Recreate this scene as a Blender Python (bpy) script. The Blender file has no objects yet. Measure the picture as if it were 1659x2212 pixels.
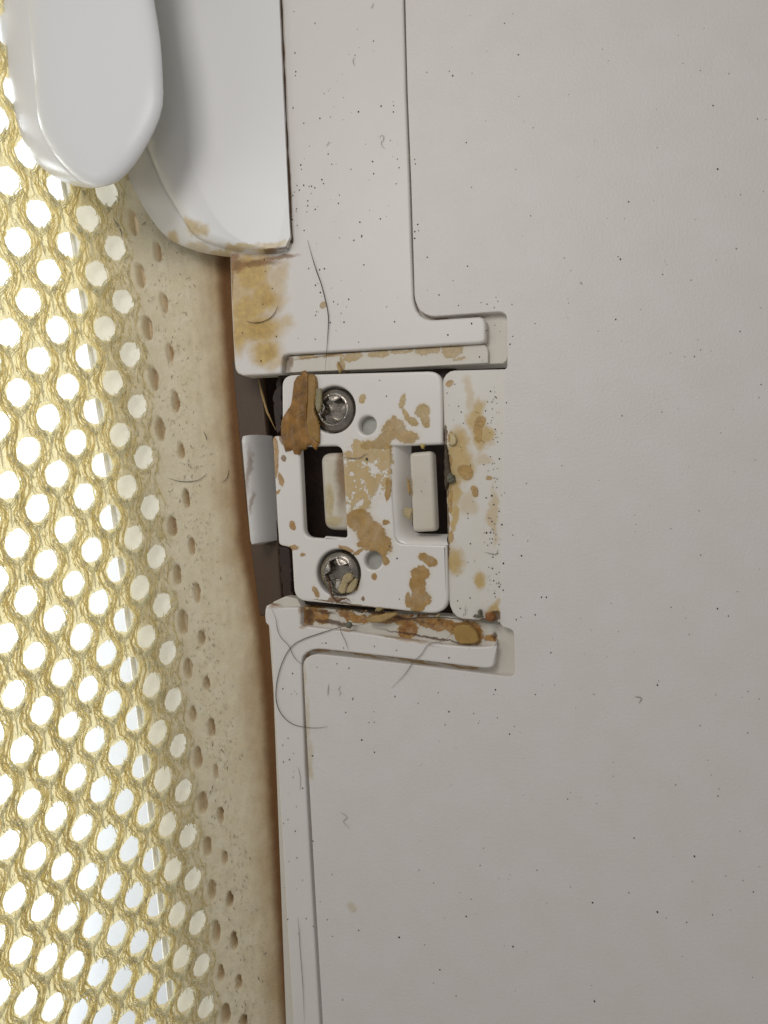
import bpy, bmesh, math, random
import numpy as np
from mathutils import Vector, Matrix, noise, geometry
random.seed(7); rng = np.random.default_rng(7)
scene = bpy.context.scene
# ------------------------------------------------------------------ camera
TH = math.radians(20); F = 1640.0; D0 = 16.4
FW = Vector((-math.sin(TH), 0, -math.cos(TH))); RT = Vector((math.cos(TH), 0, -math.sin(TH))); UP = Vector((0, 1, 0))
CAM = Vector((D0*math.sin(TH), 0, D0*math.cos(TH)))
cd = bpy.data.cameras.new('camera'); cam = bpy.data.objects.new('camera', cd)
scene.collection.objects.link(cam); scene.camera = cam
cam.location = CAM; cam.rotation_euler = (0, TH, 0)
cd.sensor_fit = 'VERTICAL'; cd.sensor_height = 24; cd.lens = 24*F/2212
cd.clip_start = .1; cd.clip_end = 400
cd.dof.use_dof = True; cd.dof.focus_distance = 16.4; cd.dof.aperture_fstop = 0.30
scene.unit_settings.scale_length = 0.012
# ------------------------------------------------------------------ light
w = bpy.data.worlds.new('World'); scene.world = w; w.use_nodes = True
bg = w.node_tree.nodes['Background']; bg.inputs[0].default_value = (1, .98, .955, 1); bg.inputs[1].default_value = .30
def area(name, loc, aim, sx, sy, power, col=(1, 1, 1)):
    l = bpy.data.lights.new(name, 'AREA'); l.shape = 'RECTANGLE'; l.size = sx; l.size_y = sy; l.energy = power; l.color = col
    o = bpy.data.objects.new(name, l); scene.collection.objects.link(o); o.location = loc
    o.rotation_euler = (Vector(aim)-Vector(loc)).to_track_quat('-Z', 'Y').to_euler()
    return o
area('ceiling_lamp', (-3, 13, 22), (2, -1, 0), 9, 9, 1900, (1, .975, .955))
area('window_light', (-24, 5, 22), (-3, 0, 0), 9, 14, 800, (.95, .98, 1))
area('under_light', (-20, -3, -1.6), (-7, -3, -5), 38, 4, 4300, (.92, .97, 1))
vs = scene.view_settings; vs.view_transform = 'Standard'; vs.look = 'None'; vs.exposure = 0; vs.gamma = 1; vs.use_curve_mapping = False
scene.render.engine = 'CYCLES'
scene.render.resolution_x = 768; scene.render.resolution_y = 1024
# ------------------------------------------------------------------ helpers
def at(x, y, z=0.0):
    d = RT*((x-829.5)/F) + UP*((1106-y)/F) + FW
    t = (z-CAM.z)/d.z
    return CAM + d*t
def crop(x0, y0, s):
    return lambda x, y: (x0+s*x, y0+s*y)
K1 = crop(464.5, 763.1, .42); K2 = crop(0, 0, .4); K3 = crop(0, 331.8, .36); K4 = crop(0, 1526.3, .44)
K5 = crop(199.1, 929, .28); K6 = crop(464.5, 530.9, .42); K7 = crop(530.9, 1260.8, .38)
Z1 = crop(570.7, 783, .16); Z2 = crop(796.3, 783, .184); Z3 = crop(570.7, 929, .16); Z4 = crop(570.7, 1128.1, .16)
Z5 = crop(796.3, 1061.8, .2); Z6 = crop(0, 398.2, .2); Z7 = crop(132.7, 1327.2, .32); Z8 = crop(564.1, 0, .27)
K0 = crop(0, 0, 1)
def P(K, s):
    v = [float(a) for a in s.replace(',', ' ').split()]
    return [K(v[i], v[i+1]) for i in range(0, len(v), 2)]
def rounded(pts, n=7):
    """pts: (x,y,r) -> dense outline with rounded corners"""
    out = []; N = len(pts)
    for i in range(N):
        p = Vector(pts[i][:2]); a = Vector(pts[i-1][:2]); b = Vector(pts[(i+1) % N][:2]); r = pts[i][2]
        da = (a-p); db = (b-p); la = da.length; lb = db.length
        if r <= 0: out.append(tuple(p)); continue
        da.normalize(); db.normalize()
        ang = da.angle(db); t = min(r/math.tan(ang/2), la*.48, lb*.48)
        p0 = p+da*t; p1 = p+db*t
        for k in range(n+1):
            u = k/n; q = p0*(1-u)**2+p*(2*u*(1-u))+p1*u*u
            q = q*.85 + (p0*(1-u)+p1*u)*0 + q*.15
            out.append(tuple(q))
    return out
def RP(K, s):
    v = [float(a) for a in s.replace(',', ' ').split()]
    sc = K(1, 0)[0]-K(0, 0)[0]
    return rounded([(*K(v[i], v[i+1]), v[i+2]*sc) for i in range(0, len(v), 3)])
def W(pts, z=0.0): return [at(x, y, z) for x, y in pts]
def wobble(pts, amp, seed=0, step=3.0):
    """resample a closed outline and add natural raggedness"""
    out = []; N = len(pts)
    for i in range(N):
        a = Vector(pts[i]); b = Vector(pts[(i+1) % N]); L = (b-a).length; n = max(1, int(L/step))
        for k in range(n):
            q = a.lerp(b, k/n)
            v = noise.noise_vector(Vector((q.x*.08, q.y*.08, seed)))+.5*noise.noise_vector(Vector((q.x*.3, q.y*.3, seed+9)))
            out.append((q.x+v.x*amp, q.y+v.y*amp))
    return out
def tag(o, label=None, cat=None, group=None, kind=None):
    if label: o['label'] = label
    if cat: o['category'] = cat
    if group: o['group'] = group
    if kind: o['kind'] = kind
    return o
def thing(name, label, cat, loc=(0, 0, 0), group=None, kind=None):
    o = bpy.data.objects.new(name, None); scene.collection.objects.link(o); o.location = loc; o.empty_display_size = .2
    return tag(o, label, cat, group, kind)
def link(name, me, mat, parent=None, origin=None):
    """mesh is in world coordinates; re-origin it under its parent / at its own centre"""
    if parent is not None:
        q = parent; off = Vector((0, 0, 0))
        while q is not None: off += q.location; q = q.parent
        me.transform(Matrix.Translation(-off)); o = bpy.data.objects.new(name, me); o.parent = parent
    else:
        if origin is None:
            co = np.array([v.co for v in me.vertices]); c = (co.min(0)+co.max(0))/2; origin = Vector((c[0], c[1], co[:, 2].min()))
        me.transform(Matrix.Translation(-Vector(origin))); o = bpy.data.objects.new(name, me); o.location = origin
    me.materials.append(mat); scene.collection.objects.link(o)
    return o
def flat_caps(me, th=.9995):
    for p in me.polygons: p.use_smooth = abs(p.normal.z) < th
def plate_mesh(outline, ztop, thick, bev=.03, holes=(), res=4):
    """outline: world xy list at z; solid slab with rounded rims, outline kept as outermost line"""
    cu = bpy.data.curves.new('tmp', 'CURVE'); cu.dimensions = '2D'; cu.fill_mode = 'BOTH'
    for ring in [outline]+list(holes):
        sp = cu.splines.new('POLY'); sp.points.add(len(ring)-1)
        for i, q in enumerate(ring): sp.points[i].co = (q[0], q[1], 0, 1)
        sp.use_cyclic_u = True
    cu.extrude = thick/2-bev; cu.bevel_depth = bev; cu.bevel_resolution = res; cu.offset = -bev
    ob = bpy.data.objects.new('tmp', cu); scene.collection.objects.link(ob)
    dg = bpy.context.evaluated_depsgraph_get()
    me = bpy.data.meshes.new_from_object(ob.evaluated_get(dg))
    bpy.data.objects.remove(ob); bpy.data.curves.remove(cu)
    me.transform(Matrix.Translation((0, 0, ztop-thick/2)))
    bm = bmesh.new(); bm.from_mesh(me); bmesh.ops.remove_doubles(bm, verts=bm.verts, dist=1e-5)
    bmesh.ops.recalc_face_normals(bm, faces=bm.faces); bm.to_mesh(me); bm.free()
    me.materials.clear(); flat_caps(me)
    return me
def grid_mesh(V, mask=None, cyc=False):
    """V: array (n,m,3)"""
    n, m = V.shape[:2]; me = bpy.data.meshes.new('grid')
    faces = []
    for i in range(n-1):
        for j in range(m if cyc else m-1):
            if mask is not None and not mask[i, j]: continue
            j2 = (j+1) % m
            faces.append((i*m+j, i*m+j2, (i+1)*m+j2, (i+1)*m+j))
    me.from_pydata(V.reshape(-1, 3).tolist(), [], faces)
    bm = bmesh.new(); bm.from_mesh(me); bmesh.ops.delete(bm, geom=[v for v in bm.verts if not v.link_faces], context='VERTS')
    bmesh.ops.recalc_face_normals(bm, faces=bm.faces); bm.to_mesh(me); bm.free()
    for p in me.polygons: p.use_smooth = True
    return me
class Tubes:
    def __init__(s): s.v = []; s.f = []
    def add(s, pts, r, n=5, taper=True):
        pts = [Vector(p) for p in pts]; N = len(pts); base = len(s.v)
        for i, p in enumerate(pts):
            t = (pts[min(i+1, N-1)]-pts[max(i-1, 0)]); t = t.normalized() if t.length > 1e-9 else Vector((0, 0, 1))
            a = t.orthogonal().normalized() if i == 0 else (a-t*a.dot(t)).normalized(); b = t.cross(a)
            rr = r[i] if isinstance(r, (list, tuple)) else r*(1 if not taper else min(1, .25+3*min(i, N-1-i)/N))
            for k in range(n):
                q = 2*math.pi*k/n; s.v.append(p+a*(rr*math.cos(q))+b*(rr*math.sin(q)))
        for i in range(N-1):
            for k in range(n):
                k2 = (k+1) % n
                s.f.append((base+i*n+k, base+i*n+k2, base+(i+1)*n+k2, base+(i+1)*n+k))
        s.f.append(tuple(base+k for k in range(n))[::-1]); s.f.append(tuple(base+(N-1)*n+k for k in range(n)))
    def blob(s, c, rx, ry, rz, rot=0, seed=0):
        base = len(s.v); ca, sa = math.cos(rot), math.sin(rot)
        for i, (el, rr) in enumerate(((1, 0.35), (.35, .95), (-.6, .9))):
            for k in range(6):
                q = 2*math.pi*k/6+i*.3; j = .75+.5*random.random()
                x = rx*rr*math.cos(q)*j; y = ry*rr*math.sin(q)*j
                s.v.append(Vector((c[0]+x*ca-y*sa, c[1]+x*sa+y*ca, c[2]+rz*el)))
        for i in range(2):
            for k in range(6):
                k2 = (k+1) % 6; s.f.append((base+i*6+k, base+(i+1)*6+k, base+(i+1)*6+k2, base+i*6+k2))
        s.f.append(tuple(base+k for k in range(6))); s.f.append(tuple(base+12+k for k in range(6))[::-1])
    def mesh(s):
        me = bpy.data.meshes.new('tubes'); me.from_pydata([tuple(v) for v in s.v], [], s.f)
        for p in me.polygons: p.use_smooth = True
        return me
def catmull(pts, n=8):
    out = []; N = len(pts)
    for i in range(N-1):
        p0 = Vector(pts[max(i-1, 0)]); p1 = Vector(pts[i]); p2 = Vector(pts[i+1]); p3 = Vector(pts[min(i+2, N-1)])
        for k in range(n):
            t = k/n
            out.append(.5*((2*p1)+(-p0+p2)*t+(2*p0-5*p1+4*p2-p3)*t*t+(-p0+3*p1-3*p2+p3)*t**3))
    out.append(Vector(pts[-1])); return out
def resample(pts, n):
    pts = [Vector(p) for p in pts]; L = [0]
    for a, b in zip(pts, pts[1:]): L.append(L[-1]+(b-a).length)
    out = []; j = 0
    for i in range(n):
        s = L[-1]*i/(n-1)
        while j < len(L)-2 and L[j+1] < s: j += 1
        u = (s-L[j])/max(1e-9, L[j+1]-L[j]); out.append(pts[j].lerp(pts[j+1], min(1, u)))
    return out
# ------------------------------------------------------------------ materials
class Mat:
    def __init__(s, name):
        s.m = bpy.data.materials.new(name); s.m.use_nodes = True; s.t = s.m.node_tree; s.n = s.t.nodes
        s.b = s.n['Principled BSDF']; s.geo = s.n.new('ShaderNodeNewGeometry'); s.pos = s.geo.outputs['Position']
    def L(s, a, b): s.t.links.new(a, b)
    def noise(s, scale, detail=3, rough=.5, vec=None, dist=0):
        q = s.n.new('ShaderNodeTexNoise'); q.inputs['Scale'].default_value = scale; q.inputs['Detail'].default_value = detail
        q.inputs['Roughness'].default_value = rough; q.inputs['Distortion'].default_value = dist
        s.L(vec or s.pos, q.inputs['Vector']); return q
    def math(s, op, a, b=None, clamp=False):
        q = s.n.new('ShaderNodeMath'); q.operation = op; q.use_clamp = clamp
        for i, v in enumerate((a, b)):
            if v is None: continue
            if isinstance(v, (int, float)): q.inputs[i].default_value = v
            else: s.L(v, q.inputs[i])
        return q.outputs[0]
    def vm(s, op, a, b=None):
        q = s.n.new('ShaderNodeVectorMath'); q.operation = op
        for i, v in enumerate((a, b)):
            if v is None: continue
            if isinstance(v, (tuple, list, Vector)): q.inputs[i].default_value = v
            else: s.L(v, q.inputs[i])
        return q
    def rng(s, v, a, b, c=0, d=1, smooth=False):
        q = s.n.new('ShaderNodeMapRange'); q.clamp = True
        if smooth: q.interpolation_type = 'SMOOTHSTEP'
        s.L(v, q.inputs[0])
        for i, x in enumerate((a, b, c, d)): q.inputs[i+1].default_value = x
        return q.outputs[0]
    def mix(s, fac, a, b):
        q = s.n.new('ShaderNodeMix'); q.data_type = 'RGBA'
        if isinstance(fac, (int, float)): q.inputs[0].default_value = fac
        else: s.L(fac, q.inputs[0])
        for i, v in ((6, a), (7, b)):
            if isinstance(v, tuple): q.inputs[i].default_value = (*v[:3], 1)
            else: s.L(v, q.inputs[i])
        return q.outputs[2]
    def warp(s, a1, s1, a2, s2):
        n1 = s.noise(s1, 2); n2 = s.noise(s2, 3, .6)
        v1 = s.vm('MULTIPLY', s.vm('SUBTRACT', n1.outputs['Color'], (.5, .5, .5)).outputs[0], (a1*2, a1*2, 0)).outputs[0]
        v2 = s.vm('MULTIPLY', s.vm('SUBTRACT', n2.outputs['Color'], (.5, .5, .5)).outputs[0], (a2*2, a2*2, 0)).outputs[0]
        return s.vm('ADD', s.vm('ADD', s.pos, v1).outputs[0], v2).outputs[0]
    def blobs(s, vec, K, lst, edge, z=0):
        out = None
        for b in lst:
            x, y, rx, ry = b[:4]; rot = b[4] if len(b) > 4 else 0; a = b[5] if len(b) > 5 else 1
            c = K(x, y); sc = K(1, 0)[0]-K(0, 0)[0]; wc = at(*c, z); wx = (at(c[0]+rx*sc, c[1], z)-wc).length; wy = (at(c[0], c[1]+ry*sc, z)-wc).length
            v = s.vm('SUBTRACT', vec, (wc.x, wc.y, 0)).outputs[0]
            if rot:
                q = s.n.new('ShaderNodeVectorRotate'); q.rotation_type = 'Z_AXIS'; q.inputs['Angle'].default_value = math.radians(rot); s.L(v, q.inputs[0]); v = q.outputs[0]
            v = s.vm('MULTIPLY', v, (1/wx, 1/wy, 0)).outputs[0]
            l = s.vm('LENGTH', v).outputs['Value']
            m = s.rng(l, 1+edge*.5, 1-edge*.5, 0, a, True)
            out = m if out is None else s.math('MAXIMUM', out, m)
        return out
def plastic(name, col, rough=.42, bump=(90, .06), stains_shade=(), mott=.05, spec=.5, lowbump=0, grime=None, sub=.0):
    M = Mat(name)
    n = M.noise(1.3, 4, .55); n2 = M.noise(9, 3, .6)
    c = M.mix(M.rng(n.outputs[0], .3, .7, 0, mott*4), col, tuple(x*y for x, y in zip(col, (.90, .86, .78))))
    c = M.mix(M.rng(n2.outputs[0], .55, .8, 0, mott*2.5), c, tuple(x*.8 for x in col))
    rsum = None; hsum = None
    for st in stains_shade:
        vec = M.warp(*st.get('warp', (.10, 2.2, .035, 9)))
        m = M.blobs(vec, st['K'], st['b'], (1.25 if st.get('rel', 1) else st.get('edge', .2)), st.get('z', 0))
        if st.get('holes', 0):
            h = M.noise(st.get('hs', 6), 4, .6); m = M.math('MULTIPLY', m, M.rng(h.outputs[0], .36+st['holes']*.12, .42+st['holes']*.12, .15, 1))
        if st.get('rel', 1):
            rg = M.noise(17, 4, .7); c = M.mix(M.rng(m, .05, .6, 0, .38), c, (.62, .50, .27)); m = M.math('ADD', m, M.math('MULTIPLY', M.math('SUBTRACT', rg.outputs[0], .5), .75)); mr = m; m = M.rng(m, .40, .58, 0, 1, True)
            m = M.math('MULTIPLY', m, M.rng(M.noise(4.2, 4, .65).outputs[0], .30, .55, .78, 1))
        var = M.noise(7, 5, .7)
        sc = M.mix(M.rng(var.outputs[0], .36, .62), st['col'], st.get('col2', tuple(x*.72 for x in st['col'])))
        if st.get('rel', 1): sc = M.mix(M.rng(mr, .85, .5, 0, .55), sc, tuple(x*.72 for x in st['col']))
        m = M.math('MULTIPLY', m, st.get('a', .9))
        c = M.mix(m, c, sc)
        if st.get('rel', 1): hsum = m if hsum is None else M.math('MAXIMUM', hsum, m)
    M.L(c, M.b.inputs['Base Color'])
    M.b.inputs['Roughness'].default_value = rough; M.b.inputs['Specular IOR Level'].default_value = spec
    if sub: 
        M.b.inputs['Subsurface Weight'].default_value = sub; M.b.inputs['Subsurface Radius'].default_value = (.12, .09, .06); M.b.inputs['Subsurface Scale'].default_value = 1
    if hsum is not None:
        r = M.math('ADD', M.math('MULTIPLY', hsum, -.06), rough); M.L(r, M.b.inputs['Roughness'])
    bn = M.noise(bump[0], 2, .5); bp = M.n.new('ShaderNodeBump'); bp.inputs['Strength'].default_value = bump[1]; bp.inputs['Distance'].default_value = .02
    M.L(bn.outputs[0], bp.inputs['Height']); last = bp
    if hsum is not None:
        b2 = M.n.new('ShaderNodeBump'); b2.inputs['Strength'].default_value = .5; b2.inputs['Distance'].default_value = .02
        hh = M.math('MULTIPLY', hsum, M.rng(M.noise(14, 3).outputs[0], .2, .8, .5, 1)); M.L(hh, b2.inputs['Height']); M.L(last.outputs[0], b2.inputs['Normal']); last = b2
    if lowbump:
        b3 = M.n.new('ShaderNodeBump'); b3.inputs['Strength'].default_value = lowbump; b3.inputs['Distance'].default_value = .1
        M.L(M.noise(.9, 2).outputs[0], b3.inputs['Height']); M.L(last.outputs[0], b3.inputs['Normal']); last = b3
    M.L(last.outputs[0], M.b.inputs['Normal'])
    return M.m
TAN = (.46, .28, .09); LTAN = (.52, .37, .15); YEL = (.56, .43, .17); BRN = (.20, .075, .015); DBR = (.06, .022, .008)
WHT = (.735, .70, .67)
# ---- stain lists, in the photograph's own layout of the dirt, plus some painted shade
panel_st = [
 dict(K=K1, b=[(1250, 480, 60, 90), (1345, 330, 55, 70), (1370, 430, 45, 80), (1260, 590, 75, 80), (1230, 700, 40, 60), (1235, 1060, 55, 60), (1225, 830, 30, 100), (1435, 830, 22, 130, 0, .6), (1360, 1150, 34, 46), (1310, 200, 30, 90, 0, .5), (1380, 560, 40, 40, 0, .5), (1640, 790, 14, 16, 0, .7), (1440, 1330, 30, 60), (1300, 760, 50, 60, 0, .5)], col=(.56, .39, .11), col2=(.50, .32, .08), a=.85, edge=.9, warp=(.30, 1.6, .10, 6), rel=0),
 dict(K=K1, b=[(1290, 610, 42, 34, 30), (1335, 705, 18, 30, -15), (1412, 640, 18, 11), (1205, 150, 20, 18), (1208, 760, 12, 70), (1352, 400, 20, 62, -6), (1365, 350, 22, 30), (1204, 560, 16, 40), (1208, 430, 12, 30), (1212, 945, 14, 28), (1205, 640, 14, 60)], col=(.48, .27, .06), a=.85, edge=.45, warp=(.07, 3, .03, 11)),
 dict(K=K1, b=[(1190, 560, 10, 90), (1195, 690, 10, 50), (1440, 1350, 30, 30), (1405, 1375, 50, 14), (1185, 420, 9, 50), (1196, 860, 8, 90), (1199, 1000, 6, 60)], col=(.17, .08, .025), col2=DBR, a=.85, edge=.6, warp=(.03, 5, .03, 14)),
 dict(K=K4, b=[(1530, 320, 12, 40)], col=YEL, a=.4, edge=.8, rel=0),
 dict(K=K0, b=[(668, 1640, 6, 40), (664, 1560, 6, 50), (760, 1960, 10, 12), (657, 1480, 4, 40)], col=YEL, a=.4, edge=1, rel=0),
]
cover_st = [
 dict(K=K6, b=[(180, 150, 120, 120), (250, 260, 90, 90), (160, 330, 110, 100), (230, 430, 130, 80), (260, 540, 70, 70), (330, 160, 40, 80, 0, .6), (130, 440, 60, 110), (300, 600, 40, 50, 0, .6), (130, 240, 90, 120, 0, .8), (360, 400, 40, 40, 0, .6)], col=(.62, .42, .10), col2=(.48, .30, .08), a=.9, edge=1.1, warp=(.25, 1.6, .08, 6), rel=0),
 dict(K=K6, b=[(275, 280, 40, 34), (220, 430, 60, 45), (280, 560, 35, 30)], col=(.52, .32, .07), a=.5, edge=1.0, warp=(.12, 2.6, .05, 8), rel=0),
 dict(K=K6, b=[(100, 100, 60, 36), (200, 90, 120, 18, 3), (330, 60, 90, 10), (78, 160, 14, 120), (85, 60, 40, 20)], col=(.13, .055, .015), col2=(.30, .14, .04), a=.8, edge=1.0, warp=(.08, 4, .05, 12), rel=0),
 dict(K=K6, b=[(555, 305, 16, 18)], col=(.5, .34, .15), a=.8, edge=.3, warp=(.02, 4, .02, 12)),
 dict(K=K7, b=[(240, 95, 70, 24, -10), (180, 110, 50, 20)], col=(.45, .24, .07), a=.5, edge=.9, rel=0),
 dict(K=K7, b=[(310, 150, 14, 24), (320, 250, 18, 12), (560, 262, 40, 8, 6), (900, 320, 160, 7, 7), (1120, 335, 90, 8, 6)], col=(.40, .24, .08), a=.6, edge=.9, warp=(.05, 4, .03, 12), rel=0),
 dict(K=K1, b=[(395, 1285, 60, 14), (330, 1270, 50, 16, -25)], col=(.28, .12, .03), a=.7, edge=.9, rel=0),
]
shelf_st_shade = [
 dict(K=K6, b=[(700, 565, 48, 22), (830, 552, 55, 20), (1080, 528, 60, 26), (1210, 530, 60, 34), (460, 566, 50, 13), (600, 560, 60, 8), (950, 540, 60, 10), (1250, 575, 40, 12, 0, .6), (640, 605, 14, 40)], col=(.50, .32, .10), a=.75, edge=.5, warp=(.10, 3, .05, 10)),
 dict(K=K6, b=[(375, 590, 14, 34), (360, 600, 22, 50, 0, .6), (700, 538, 330, 5, -3.4), (1150, 500, 200, 4, -3.4)], col=(.22, .10, .03), a=.75, edge=.9, warp=(.04, 4, .03, 14), rel=0),
 dict(K=K6, b=[(1200, 640, 300, 10, -3), (1450, 625, 60, 12), (1150, 365, 40, 12), (1300, 362, 90, 7, -3)], col=(.20, .10, .035), a=.7, edge=.9, warp=(.04, 4, .03, 14), rel=0),  # last two blobs paint the shadow strip below the recess's upper edge
 dict(K=K7, b=[(380, 175, 80, 44, 20), (335, 215, 34, 50), (560, 185, 70, 30, 20), (640, 215, 60, 24), (760, 205, 90, 30), (905, 270, 60, 50), (1060, 235, 130, 40, 8), (1180, 260, 80, 40), (1260, 285, 80, 66), (1380, 322, 40, 22), (880, 215, 70, 30)], col=(.48, .27, .075), col2=(.26, .10, .02), a=1.0, edge=.35, warp=(.10, 3, .05, 10)),
 dict(K=K7, b=[(340, 190, 26, 56, 0, .9), (480, 230, 120, 12, 5), (420, 165, 60, 10, 8), (700, 170, 300, 10, 8), (1330, 200, 120, 8, 8), (1405, 305, 12, 26), (1000, 310, 250, 7, 7)], col=(.11, .045, .014), a=.85, edge=.9, warp=(.05, 4, .04, 13), rel=0),
 dict(K=K7, b=[(560, 395, 200, 10, 7.5), (850, 432, 220, 10, 7), (1150, 470, 160, 8, 7), (400, 385, 60, 14), (330, 440, 16, 50), (975, 445, 22, 14), (1280, 490, 30, 11)], col=(.47, .30, .10), col2=(.36, .20, .06), a=.85, edge=.6, warp=(.05, 4, .03, 12), rel=0),
]
hinge_st = [
 dict(K=K1, b=[(760, 560, 100, 90), (750, 690, 85, 130), (740, 480, 60, 40), (860, 600, 50, 120), (890, 560, 25, 90), (700, 640, 35, 130)], col=LTAN, col2=(.55, .37, .15), a=.85, edge=.5, holes=.6, hs=5, warp=(.10, 3, .05, 10)),
 dict(K=K1, b=[(745, 860, 68, 60, 10), (810, 930, 85, 70, 30), (860, 985, 55, 60), (720, 840, 36, 30), (800, 985, 60, 30), (882, 1060, 20, 34, -20), (895, 700, 16, 60), (885, 870, 20, 12)], col=(.46, .26, .06), a=.9, edge=.2, warp=(.07, 4, .035, 12)),
 dict(K=K1, b=[(925, 395, 60, 55, -30), (990, 430, 60, 36), (880, 440, 56, 36, -30), (930, 350, 20, 24), (800, 470, 60, 26, 0, .7), (850, 480, 60, 20)], col=(.50, .32, .105), a=.85, edge=.3, warp=(.07, 3.5, .035, 11)),
 dict(K=K1, b=[(967, 250, 16, 38, 12), (985, 320, 14, 36, -20), (1020, 352, 32, 20, 25), (1068, 300, 36, 36), (1088, 345, 22, 34, -10), (765, 237, 19, 24, 20), (1100, 375, 10, 14)], col=(.54, .37, .13), a=.9, edge=.2, warp=(.05, 4, .03, 12)),
 dict(K=K1, b=[(1075, 1045, 28, 24), (1110, 1070, 38, 30, 20), (1060, 1130, 50, 36), (1050, 1190, 42, 60), (1060, 1260, 50, 44), (1005, 1275, 26, 30, 30), (1045, 1310, 36, 24), (995, 1260, 14, 34)], col=(.45, .25, .055), a=.92, edge=.18, warp=(.06, 4, .03, 12)),
 dict(K=K1, b=[(320, 540, 12, 100), (345, 650, 11, 36, -15), (325, 715, 22, 8, -30), (404, 885, 16, 24, -20), (408, 1000, 28, 13), (456, 1036, 12, 9), (523, 1225, 13, 30, -30), (735, 1195, 10, 26, 10), (822, 1148, 15, 18), (680, 1005, 40, 12, 15), (310, 480, 14, 50), (740, 1020, 30, 10, -30)], col=(.45, .24, .06), a=.9, edge=.25, warp=(.04, 5, .025, 14)),
 dict(K=K1, b=[(600, 1265, 14, 8), (640, 1262, 44, 8, -5), (600, 1240, 7, 26, -10), (350, 440, 14, 36, -20), (359, 541, 11, 18, -20), (306, 520, 5, 50), (302, 700, 6, 30), (670, 1284, 160, 5, 5), (1000, 1330, 160, 5, 5), (765, 1262, 8, 12)], col=(.19, .075, .02), a=.8, edge=.5, warp=(.04, 5, .03, 14)),
]
lever_st = [dict(K=K2, b=[(1080, 1245, 60, 34, 20), (1130, 1275, 50, 25), (900, 1270, 40, 34), (1250, 1355, 220, 14, 4), (1480, 1350, 90, 16, -8), (1050, 1330, 90, 20, 15, .7)], col=(.60, .42, .12), a=.7, edge=1, warp=(.12, 2.5, .05, 8), rel=0),
 dict(K=K2, b=[(1480, 1366, 100, 8, -6)], col=(.16, .07, .02), a=.8, edge=1.1, warp=(.02, 4, .02, 12), rel=0)]
m_panel = plastic('textured_white_plastic', WHT, .5, (20, .38), panel_st[3:], .07)
m_tongue = plastic('yellowed_tongue_plastic', (.73, .695, .635), .42, (30, .12), panel_st[:3], .06)
m_cover = plastic('satin_white_plastic', (.75, .715, .68), .40, (60, .04), cover_st, .04)
m_base = plastic('grimy_moulded_plastic', (.67, .635, .565), .45, (30, .15), shelf_st_shade, .08)
m_hinge = plastic('glossy_hinge_plastic', (.78, .745, .70), .27, (40, .03), hinge_st, .03, sub=.0)
m_lug = plastic('cream_lug_plastic', (.66, .61, .52), .35, (25, .12), [dict(K=K1, b=[(580, 760, 22, 90), (600, 600, 60, 60, 0, .2), (600, 860, 50, 30)], col=(.52, .38, .10), a=.6, edge=.9, rel=0), dict(K=K1, b=[(662, 600, 36, 190)], col=(.24, .13, .04), a=.85, edge=1.2, rel=0, z=-.1), dict(K=K1, b=[(1003, 700, 9, 60)], col=(.55, .38, .14), a=.8, edge=.5)], .15)  # dark brown blob paints shade on the right side of the window lug
m_leverA = plastic('smooth_lever_plastic', (.76, .76, .765), .33, (8, .02), (), .01, .3)
m_leverB = plastic('stained_lever_plastic', (.79, .785, .78), .32, (8, .02), lever_st, .01)
m_rail = plastic('shade_darkened_rail_plastic', (.085, .05, .028), .5, (20, .2), (), .3)  # base colour darkened to stand in for the shade in the gap
m_tab = plastic('grey_tab_plastic', (.74, .72, .70), .28, (30, .05), [dict(K=K5, b=[(1160, 300, 16, 160), (1350, 380, 24, 160), (1190, 560, 10, 90)], col=(.30, .20, .14), a=.6, edge=1, rel=0)], .06)  # brown blob on the right paints shade on the tab's falling side
def simple(name, col, rough=.6, var=.3, scale=8, metal=0, bump=.3, transl=0, spec=.5):
    M = Mat(name); n = M.noise(scale, 4, .6)
    c = M.mix(M.rng(n.outputs[0], .3, .7), col, tuple(x*(1-var) for x in col)); M.L(c, M.b.inputs['Base Color'])
    M.b.inputs['Roughness'].default_value = rough; M.b.inputs['Metallic'].default_value = metal; M.b.inputs['Specular IOR Level'].default_value = spec
    if bump:
        bp = M.n.new('ShaderNodeBump'); bp.inputs['Strength'].default_value = bump; bp.inputs['Distance'].default_value = .03
        M.L(M.noise(scale*3, 3).outputs[0], bp.inputs['Height']); M.L(bp.outputs[0], M.b.inputs['Normal'])
    if transl:
        tr = M.n.new('ShaderNodeBsdfTranslucent'); M.L(c, tr.inputs[0]); mx = M.n.new('ShaderNodeMixShader'); mx.inputs[0].default_value = transl
        M.L(M.b.outputs[0], mx.inputs[1]); M.L(tr.outputs[0], mx.inputs[2]); M.L(mx.outputs[0], M.n['Material Output'].inputs[0])
    return M.m
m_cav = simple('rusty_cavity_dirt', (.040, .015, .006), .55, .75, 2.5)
m_seal = simple('brown_dried_sealant', (.43, .21, .04), .30, .62, 3.4, 0, .22, .2)
m_film = simple('olive_glue_film', (.42, .36, .20), .35, .25, 3, 0, .3, .3)
m_flake = simple('pale_glue_flake', (.62, .50, .27), .45, .25, 4, 0, .4, .25)
m_tan = simple('tan_glue_flake', (.54, .36, .14), .5, .3, 4, 0, .4, .15)
m_rust = simple('orange_brown_crumb', (.30, .11, .02), .35, .5, 6)
m_rust2 = simple('dark_brown_dirt', (.16, .085, .035), .6, .5, 3)
m_seam = simple('dirty_seam', (.22, .15, .10), .6, .5, 3)
m_grey = simple('grey_green_crumb', (.17, .16, .11), .5, .6, 8)
m_speck = simple('black_dust', (.025, .022, .02), .8, .3, 8, 0, 0)
m_squig = simple('grey_dust_fibre', (.40, .37, .34), .6, .2, 8, 0, 0)
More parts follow.
